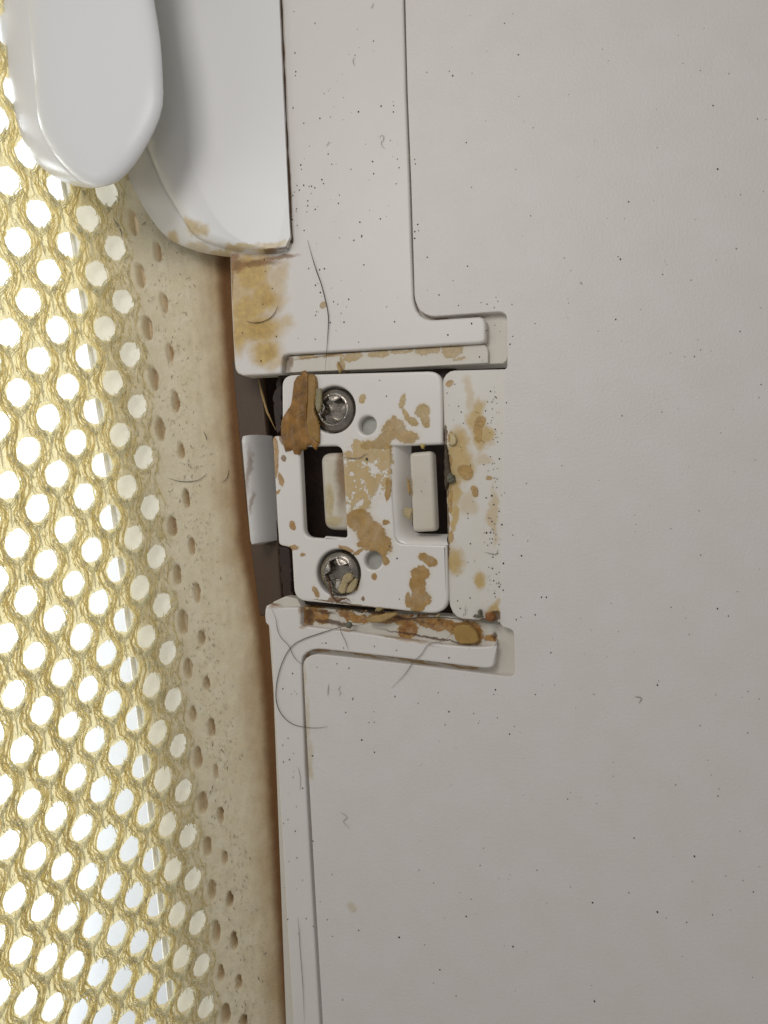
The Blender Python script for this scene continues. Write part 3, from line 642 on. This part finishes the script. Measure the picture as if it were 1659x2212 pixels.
# --- yarns
yt = Tubes(); gt = Tubes()
def surf(k, j, dz):
    X, Y = kj2D(np.array(k), np.array(j)); p = hit(X, Y); p[:, 2] += dz; p[:, 0] += np.asarray(dz)*.4; return p
for k in range(-8, 3):
    jj = np.arange(-10, 36, .16)
    nst = 8 if k < 0 else 7 if k == 0 else 4 if k == 1 else 2
    for s in range(nst):
        off = (s-(nst-1)/2)/(nst-1)*.44*(1 if k < 2 else .7); ph1 = random.random()*6.28; ph2 = random.random()*6.28
        sway = .17*np.cos(math.pi*(jj-k))
        width = .85+.15*np.abs(np.sin(math.pi*(jj-k)))                                   # bundle pinches beside holes
        kk = k+.5+sway+off*width*.9+.028*np.sin(jj*5.1+ph1)+.022*np.sin(jj*13+ph2)+rng.normal(size=jj.shape)*.012+.05*math.sin(ph1)*np.sin(jj*1.3+ph2)
        dz = .01+.03*np.sin(jj*4.3+ph2)+.02*np.sin(jj*9.7+ph1)-.01
        nd, nk, nj = nearest(kk, jj); rr_ = np.where((nd < .50) & (nk <= 2), .50/np.maximum(nd, .05), 1.0)
        kk = nk+(kk-nk)*rr_; jq = nj+(jj-nj)*rr_
        yt.add([Vector(p) for p in surf(kk, jq, dz)], .009+random.random()*.011, 4, False)
for k in range(-8, 3):
    for j in range(-10, 36):
        if (k+j) % 2: continue
        jt = .03*random.random()
        # bright spine from this hole's bottom to the next hole's top
        a = np.linspace(j+.54, j+1.46, 9); kk = k+.02*np.sin(a*7+k)
        if k < 2: gt.add([Vector(p) for p in surf(kk, a, .06+.02*np.sin(a*9))], .022, 5)
        # V shaped crossing filaments under the hole
        for sg in (-1, 1):
            for q in range(3 if k < 2 else 1):
                u = np.linspace(0, 1, 8); k0 = k+sg*(.52-.02*q+.05*random.random()); j0 = j+.22+.12*q
                kk = k0+(k+sg*.02-k0)*u**(.8)+.02*np.sin(u*9+q); a = j0+(j+.70+.1*q-j0)*u
                gt.add([Vector(p) for p in surf(kk, a, .055+.04*np.sin(u*8+q))], .016+.006*random.random(), 5)
        # knit knuckles
        for q in range(5 if k < 2 else 2):
            th = random.uniform(.15, .85)*math.pi; rr = .55+.14*random.random()
            ck = k+rr*math.cos(th); cj = j+rr*math.sin(th); L = .05+.05*random.random(); aa = random.uniform(-.9, .9)
            u = np.linspace(-1, 1, 5)
            gt.add([Vector(p) for p in surf(ck+u*L*math.sin(aa), cj+u*L*1.2*math.cos(aa), .07-.03*u*u)], .017+.010*random.random(), 5)
for i in range(15000):
    k = random.uniform(-8, 2.9); j = random.uniform(-9, 35); b_, _, _ = nearest(np.array([k]), np.array([j]))
    if b_[0] < .50: continue
    L = random.uniform(.05, .16); a = random.gauss(0, .6); c = random.uniform(-1, 1); u = np.array([-1., -.4, .4, 1.])
    (gt if random.random() < .55 else yt).add([Vector(p) for p in surf(k+L*u*np.sin(a+c*u), j+L*u*np.cos(a+c*u)*1.3, .05+.03*random.random()-.03*u*u)], random.uniform(.007, .015), 4)
link('yarn', yt.mesh(), m_yarn, mf); link('knit_filament', gt.mesh(), m_gloss, mf)
# --- lining that shows behind the first open columns
kk = np.linspace(.25, 3.0, 14); jl = np.linspace(-11, 37, 140); A_, B_ = np.meshgrid(kk, jl, indexing='ij')
X, Y = kj2D(A_, B_); V3 = hit(X, Y, .0); dd = .60-.25*np.clip((A_-.25)/2.0, 0, 1)
V3 = hit(X, Y, dd)
ln = tag(grid_obj('lining', V3, None, m_lin, A_*0, A_*0, None, 0), 'smooth beige lining seen through the first open holes of the mesh', 'lining')
ed = Tubes(); ed.add([Vector(p) for p in hit(*kj2D(np.full(60, .22), np.linspace(-11, 37, 60)), .50)], .07, 8, False)
tag(link('plate_edge', ed.mesh(), m_sheet), 'bright white rounded plastic edge seen through the holes beside the lining', 'edge strip')
# --- white plastic behind the mesh
bs = []
for yv in np.linspace(-24, 20, 9): bs.append([(x, yv, -5.0) for x in np.linspace(-30, -1.0, 24)])
sm = grid_mesh(np.array(bs)); tag(link('backing_panel', sm, m_sheet), kind='structure')
# ================================================================== dried glue and loose debris
def flake(name, K, s, z, th, mat, label, cat='glue flake', group=None, amp=1.2):
    pl = W(wobble(P(K, s), amp, len(label), 2.0), z); q = np.array([(p.x, p.y) for p in pl]); q2 = np.roll(q, -1, 0)
    lo_, hi_ = q.min(0)-.03, q.max(0)+.03; st = max(.012, min(.02, (hi_-lo_).max()/60))
    xs = np.arange(lo_[0], hi_[0], st); ys = np.arange(lo_[1], hi_[1], st); X, Y = np.meshgrid(xs, ys, indexing='ij')
    px, py = X[..., None], Y[..., None]; ex, ey = q2[:, 0]-q[:, 0], q2[:, 1]-q[:, 1]
    t_ = np.clip(((px-q[:, 0])*ex+(py-q[:, 1])*ey)/(ex*ex+ey*ey+1e-12), 0, 1)
    d = np.sqrt(((px-q[:, 0]-t_*ex)**2+(py-q[:, 1]-t_*ey)**2).min(-1))
    c_ = ((q[:, 1] > py) != (q2[:, 1] > py)) & (px < ex*(py-q[:, 1])/(ey+1e-12)+q[:, 0])
    d = np.where(c_.sum(-1) % 2 == 1, d, -d)
    V = np.zeros(X.shape+(3,)); V[..., 0] = X; V[..., 1] = Y
    for i in range(X.shape[0]):
        for j in range(X.shape[1]):
            if d[i, j] > -st*1.6:
                w_ = min(1, max(0, (d[i, j]+st*.4)/.022)); v = Vector((X[i, j], Y[i, j], 7+len(label)))
                V[i, j, 2] = z-.03+(th+.03)*math.sqrt(w_)+w_*(.022*noise.noise(v*2.0)+.009*noise.noise(Vector((v.x*9, v.y*2.5, 3)))+.004*noise.noise(v*22))
    ok = d > -st*.9; m = ok[:-1, :-1] & ok[1:, :-1] & ok[:-1, 1:] & ok[1:, 1:]
    me = grid_mesh(V, m)
    if me.polygons[0].normal.z < 0: me.flip_normals()
    o = link(name, me, mat); tag(o, label, cat, group or {'glue flake': 'flakes of dried glue', 'crumb': 'crumbs of dirt', 'glue': 'thick dried glue smears'}.get(cat)); return o
flake('glue_smear', Z1, '440,190 510,170 500,122 560,105 600,165 602,400 585,620 590,800 640,1000 745,1090 700,1180 680,1170 640,1110 590,1130 560,1170 500,1190 480,1240 400,1235 380,1170 290,1200 265,1110 230,1000 225,870 240,770 310,660 365,580 385,450 405,280', HZ+.03, .035, m_seal, 'thick brown strip of dried glue over the upper left corner of the hinge plate', 'glue')
flake('glue_smear', Z1, '606,170 650,152 690,182 716,300 705,400 680,560 690,680 725,760 745,880 745,1085 690,1060 600,980 575,800 585,600 590,400', HZ+.05, .035, simple('ochre_sealant', (.44, .25, .065), .35, .3, 3, 0, .12, .2), 'ochre ridge of dried glue beside the upper screw', 'glue')
flake('glue_film', Z1, '700,350 770,352 778,470 768,610 735,680 700,640 685,560 690,450', HZ+.085, .02, m_film, 'olive see-through film of glue on the left side of the upper screw', 'glue')
flake('glue_flake', Z4, '1130,680 1180,700 1195,770 1130,830 1085,960 1040,965 990,920 1030,830 1070,720', HZ+.13, .03, m_flake, 'large pale curled glue flake lying across the lower screw')
flake('glue_flake', Z4, '1230,755 1255,770 1245,860 1190,940 1110,955 1118,890 1165,815', HZ+.10, .03, m_flake, 'narrow pale glue flake on the lower right rim of the lower screw')
flake('glue_flake', Z4, '970,800 1030,795 1025,870 990,920 958,870', HZ+.12, .02, simple('grey_flake', (.50, .47, .42), .5), 'small greyish flake inside the recess rim of the lower screw')
flake('glue_flake', K1, '1138,1345 1155,1340 1150,1362 1132,1364', -.02, .04, m_flake, 'tiny cream crumb below the lower right corner of the hinge plate', amp=.5)
flake('glue_flake', K1, '832,1300 860,1295 870,1312 845,1330 822,1326', .02, .03, simple('olive_flake', (.34, .26, .10), .5), 'olive-tan flake bridging the gap under the hinge plate', amp=.8)
flake('glue_flake', K1, '800,1352 880,1336 935,1330 942,1342 915,1362 860,1382 800,1385 780,1370', -.04, .05, m_tan, 'ragged tan flake lying in the lower slot beside the hinge gap', amp=2)
flake('glue_flake', Z5, '925,1470 970,1440 1040,1428 1100,1440 1150,1480 1185,1540 1200,1600 1160,1640 1080,1645 990,1640 940,1600 915,1530', -.12, .06, simple('amber_glue', (.50, .31, .09), .35, .2, 4, 0, .12, .2), 'round amber blob of glue at the right end of the lower slot')
flake('glue_flake', K1, '985,790 1010,800 1022,790 1015,815 1008,850 1015,865 985,845 972,835 968,800', -.02, .02, m_flake, 'thin translucent glue wing left of the notch lug', amp=1.5)
flake('glue_flake', K1, '1052,470 1078,468 1075,492 1062,488', HZ+.02, .03, simple('yellow_drip', (.55, .40, .10), .3), 'yellow glue drip on the upper edge of the notch', amp=.5)
flake('glue_flake', K1, '1205,412 1230,415 1242,440 1238,465 1220,478 1205,470 1212,440', .03, .03, simple('cream_glue', (.60, .49, .26), .4), 'cream peeling flake on the left edge of the panel tongue')
flake('glue_flake', K1, '988,640 1000,650 1008,700 1004,740 990,700', .03, .04, m_tan, 'tan crust along the left edge of the notch lug')
flake('glue_flake', K1, '632,40 645,70 655,85 640,108 630,80 625,60', -.08, .03, m_tan, 'tan drip hanging from the upper slot over the dark gap', amp=.5)
flake('crumb', Z5, '1180,1290 1200,1275 1228,1280 1222,1330 1245,1355 1180,1362 1125,1355 1150,1325 1185,1330', .05, .07, m_grey, 'grey-green crumb at the lower right of the panel tongue', 'crumb', amp=1)
flake('crumb', Z5, '1262,1320 1330,1300 1372,1350 1355,1400 1300,1405 1265,1370', .05, .09, m_rust, 'orange-brown crumb at the lower right corner of the panel tongue', 'crumb', amp=1.2)
flake('crumb', Z2, '930,1330 960,1290 1010,1330 1015,1390 960,1420 925,1400', .04, .07, m_grey, 'grey gritty crumb on the left edge of the panel tongue', 'crumb', amp=1.5)
flake('crust', Z2, '888,960 905,960 935,1080 945,1180 965,1290 945,1330 945,1420 905,1500 893,1380 888,1200', .02, .04, simple('dark_grit', (.09, .06, .03), .6, .6, 12), 'dark gritty crust along the left edge of the panel tongue', 'crust', amp=1.5)
flake('crumb', Z1, '1365,1290 1390,1285 1398,1310 1385,1330 1370,1320', HZ+.02, .03, m_grey, 'tiny dark crumb in the middle of the hinge plate', 'crumb', amp=.3)
for i in range(16):
    x = 480+i*44+random.uniform(-14, 14); y = 1296+(x-430)*.075+random.uniform(-6, 22); rr = random.uniform(4, 10)
    ring = ' '.join('%.1f,%.1f' % (x+rr*random.uniform(.6, 1.4)*math.cos(q), y+rr*random.uniform(.5, 1.1)*math.sin(q)) for q in np.linspace(0, 2*math.pi, 8)[:-1])
    flake('crumb', K1, ring, -.06, .05, random.choice((m_tan, m_flake, m_rust, m_rust2)), 'one of many tiny tan and brown crumbs along the gap under the hinge plate', 'crumb', 'tiny crumbs along the gap under the hinge plate', amp=.4)
# hairs
def hair(K, s, z, r, mat, label, cat='hair', n=8):
    v = [float(a) for a in s.replace(',', ' ').split()]; pts = [at(*K(v[i], v[i+1]), z) for i in range(0, len(v), 2)]
    t = Tubes(); t.add(catmull(pts, n), r, 5); tag(link(cat, t.mesh(), mat), label, cat)
hair(K7, '1305,245 1240,210 1160,196 1060,192 960,195 880,203 800,212', .05, .010, m_hair, 'arched black hair in the lower slot right of the tan flake')
hair(K7, '718,222 640,236 583,238 500,258 400,290 330,315 270,350 225,410 190,500 172,600 176,680 205,745 260,795 330,815 400,820 465,812', .03, .009, m_hair, 'long black hair looping from the lower slot down onto the panel')
hair(K7, '145,138 170,200 180,260 200,305 245,355 270,410 300,445 325,458', .03, .007, m_light_hair, 'faint wavy hair on the upper corner of the lower frame strip')
hair(K7, '530,195 540,270 565,325 583,378', .03, .006, m_light_hair, 'short faint hair across the edge of the lower slot')
hair(K7, '1180,280 1120,325 1040,345 1000,400 950,450 900,520 825,595', .03, .007, m_light_hair, 'thin brown hair crossing the lower groove diagonally')
hair(K6, '475,-30 500,60 520,125 545,195 565,270 580,340 583,400 577,500 567,645', .03, .010, m_hair, 'long upright black hair on the upper frame strip')
hair(K6, '155,385 200,396 245,390 285,370 310,340 323,308', .03, .009, m_hair, 'curved dark hair on the yellow blotch of the upper frame strip')
hair(Z3, '1060,366 1150,376 1250,380 1310,365 1350,330 1405,318', HZ+.04, .008, m_light_hair, 'short wavy hair on the hinge plate right of its window')
hair(Z4, '835,710 860,760 885,840 895,930 925,1000 960,1050 1010,1062 1060,1035 1110,1030 1160,1060', HZ+.10, .022, m_brow, 'reddish-brown frayed fibre trailing from the lower screw', 'fibre')
for s_, l_ in (('590,370 680,395 760,398 840,380 895,330', 'thin brown hair arcing over the beige felt left of the tab'), ('865,10 885,50 892,80', 'tiny upright brown hair on the felt above the tab'), ('1060,300 1055,350 1040,380 1005,405', 'small hooked brown hair on the felt close to the tab')):
    v = [float(a) for a in s_.replace(',', ' ').split()]; q = [K5(v[i], v[i+1]) for i in range(0, len(v), 2)]
    pts = hit([a for a, b in q], [b for a, b in q]); pts[:, 2] += .04; t = Tubes(); t.add(catmull([tuple(p) for p in pts], 6), .008, 5); tag(link('hair', t.mesh(), m_hair), l_, 'hair')
q = P(K3, '685,388 715,430 738,475 740,510'); pts = hit([a for a, b in q], [b for a, b in q]); pts[:, 2] += .06
t = Tubes(); t.add(catmull([tuple(p) for p in pts], 6), .010, 5); tag(link('hair', t.mesh(), m_hair), 'short black hair on the mesh fabric below the two levers', 'hair')
for K, s_, l_ in ((K7, '470,570 466,640', 'short straight dark scratch-like hair on the panel near the looping hair'), (K7, '540,580 528,600 538,618 530,640', 'tiny zigzag grey hair on the panel near the looping hair'), (Z8, '540,1130 535,1150 520,1170', 'tiny curved grey hair on the upper strip near the wide lever'), (Z8, '945,1110 960,1085 980,1090 975,1120 960,1140 968,1170 990,1188', 'question-mark shaped grey hair on the upper strip'), (Z8, '898,20 890,50 875,68', 'tiny reddish hair at the top of the upper strip'), (Z8, '745,455 735,480 738,505 748,525', 'tiny curved reddish hair on the upper strip'), (K4, '1462,295 1474,350 1472,415', 'thin faint hair upright on the lower frame strip'), (K4, '1460,1035 1468,1100 1472,1180 1480,1280 1488,1400 1494,1558', 'long dark cracked hair running down the lower frame strip'),
                 (Z5, '1250,655 1300,665 1350,680 1385,665 1390,620', 'fine dark hooked hair on the right of the panel tongue'), (Z5, '1050,1230 1040,1270 1045,1320 1020,1330 1030,1350', 'looped grey hair near the bottom of the panel tongue'), (K0, '1370,1505 1385,1508 1380,1520', 'tiny dark curl on the open panel right of the lower arm'), (K0, '735,1755 750,1765 742,1775 755,1790', 'small grey squiggle on the panel beside the lower strip')):
    hair(K, s_, .02, .0055, m_squig if 'grey' in l_ or 'faint' in l_ or 'red' in l_ else m_light_hair, l_)
# clump on the long hair
t = Tubes(); t.blob(at(*K7(583, 236), .05), .09, .08, .04, .4); tag(link('lint_knot', t.mesh(), m_grey), 'small dark triangular lint knot caught on the looping hair', 'lint')
# dust specks
t = Tubes()
def sp(x, y, r=1.5, z=.004): 
    a = random.uniform(1.1, 1.9); t.blob(at(x, y, z), r*.01, r*.01*random.uniform(.6, 1.0), .006, a)
for s_, K, r in (('262,92 430,186 270,422 277,573 504,747 255,862 340,986 469,946 553,936 898,328 750,442 778,894 1057,895 1033,1123 1089,1271 536,1232 564,1313 718,1354 891,1292 317,1320 321,1354 485,1437 498,1468 286,1484 383,1491 403,1489 429,1503 340,1482 400,1547 305,1520 265,1537 373,1606 372,1646 364,1694 432,1674 343,1843 283,1670 280,1690 249,1757 288,1803 625,1560 617,1626 789,1777 953,1750 626,1902 804,1893 804,1886 741,1922 820,2117 506,2150 467,2158 379,2147 1103,1341 1325,578 1532,606 1233,1312 1228,1276 1253,1795 1260,1846 1229,1907 1229,1852 1329,2057 253,1562 273,605 385,1168 1080,1470', Z8, 1.5),
                 ('765,98 538,124 562,118 516,203 541,240 687,275 609,287 631,300 882,314 521,339 517,357 663,393 592,395 648,347 923,390 738,495 515,480 427,477 1091,58 1152,252 1252,307 1368,292 1399,300 1436,318 1527,303 1455,285 1319,400 1440,408 1197,458 1397,437 1465,440 1360,572 1210,518 315,466 236,592 140,447 258,131 294,220 246,300 1517,506 1532,466 1645,400 252,71', K6, 1.5),
                 ('434,338 455,338 556,365 856,379 1155,422 731,356 608,660 608,652 568,732 848,641 980,680 1094,620 728,728 730,788 1296,738 1430,763 700,790 1133,803 240,880 210,918 248,1000 379,979 731,959 1155,728 1410,630 266,511 210,598 586,480 518,455 405,476 659,888 1500,855 1646,630 1537,204 1645,177', K7, 1.5),
                 ('1394,460 1430,337 920,358 943,500 1052,512 1086,581 1371,567 1345,930 1487,783 1513,933 1080,992 1497,413 1618,472 1534,1130 1508,1368 1445,1563 1378,1587 1110,713 1351,1198 1596,1530 130,210 210,395 286,790 194,815 620,1512', Z2, 1.3),
                 ('1072,286 1070,238 1295,285 1332,323 1272,444 1314,443 1348,445 1334,510 1098,562 1286,581 1329,45 1268,66 1350,140 1455,775 1452,1066 1358,1100 1349,962 1404,987 1095,1150 987,1261 1650,693 1593,1385 1557,468 1439,357 1407,213 228,592 307,723 333,1162 1340,708 1410,1028 1334,830 960,1180 1408,873', Z5, 1.5),
                 ('1388,190 1391,272 1421,261 1439,347 1486,401 1535,242 1457,743 1484,852 1537,660 1413,555 1392,574 1630,825 1572,958 1631,1128 1503,1041 1412,1045 1607,1047 1538,1079 1449,612', K4, 1.5),
                 ('850,228 823,229 807,375 1007,308 1120,118 1358,436 1010,575 1550,1315 1180,1290 1283,1500 1190,1410 1007,1980 1170,1290 1070,1490 1493,605 1330,690 1500,770 1340,560 1284,2163 1108,2045 950,2095 905,1880 1037,1870 1540,228 1430,890 1550,365 740,2160 775,2010 862,2025 1420,1480 1280,1950 1160,1880 1420,1970 1500,1850', K0, 1.7)):
    v = [float(a) for a in s_.replace(',', ' ').split()]
    for i in range(0, len(v), 2): sp(*K(v[i], v[i+1]), r*random.uniform(.75, 1.35), HZ+.004 if (K in (Z2, Z5) and K(v[i], v[i+1])[0] < 955) else .004)
for i in range(190): sp(random.uniform(905, 1655), random.uniform(5, 2205), random.choice((.6, .7, .8, 1.0, 1.3)))
for i in range(50): sp(random.gauss(1067, 7), random.uniform(840, 1290), random.uniform(.6, 1.3))
for i in range(25): sp(random.uniform(975, 1075), random.uniform(830, 1330), random.uniform(.6, 1.1))
for i in range(40): sp(random.uniform(625, 860), random.uniform(20, 720), random.uniform(.5, .9))
for i in range(16): sp(random.uniform(600, 648), random.uniform(1480, 2200), random.uniform(.6, 1.2))
for x, y, r in ((487, 455, 3), (522, 484, 1.7), (557, 326, 1.6), (448, 298, 1.4), (463, 503, 1.3), (567, 186, 1.8), (582, 106, 1.5), (594, 166, 1.5), (594, 221, 1.4), (455, 60, 1.3), (598, 533, 2.2), (608, 496, 1.2), (605, 417, 1.2), (583, 104, 1.5)): sp(x, y, r, .18)
tag(link('dust_specks', t.mesh(), m_speck), 'scattered tiny black dust specks on the white plastic', 'dust', kind='stuff')
# lint on the felt
t = Tubes(); t2 = Tubes()
for i in range(900):
    k = random.gauss(4.4, .8); j = random.uniform(-2, 35)
    if k < 2.9 or k > 6: continue
    X, Y = kj2D([k], [j]); L = random.uniform(3, 11); a = random.gauss(1.5, .5); c = random.uniform(-.5, .5)
    xs = [X[0]+L*u*math.cos(a+c*u) for u in (-.5, -.2, .2, .5)]; ys = [Y[0]+L*u*math.sin(a+c*u) for u in (-.5, -.2, .2, .5)]
    pts = hit(xs, ys); pts[:, 2] += .02+.02*random.random()
    (t if random.random() < .22 else t2).add([tuple(p) for p in pts], random.uniform(.004, .008), 4)
tag(link('dark_lint', t.mesh(), m_light_hair), 'fine dark lint scattered over the beige felt', 'lint', kind='stuff')
tag(link('pale_lint', t2.mesh(), m_lin), 'fine pale fuzz raised on the beige felt', 'lint', kind='stuff')
for o in scene.objects:
    if o.parent is None and o.get('category') in ('hair', 'lever', 'moulding', 'lug'): o['group'] = {'hair': 'loose hairs', 'lever': 'white clamp levers', 'moulding': 'white frame strips', 'lug': 'cream hinge lugs'}[o['category']]
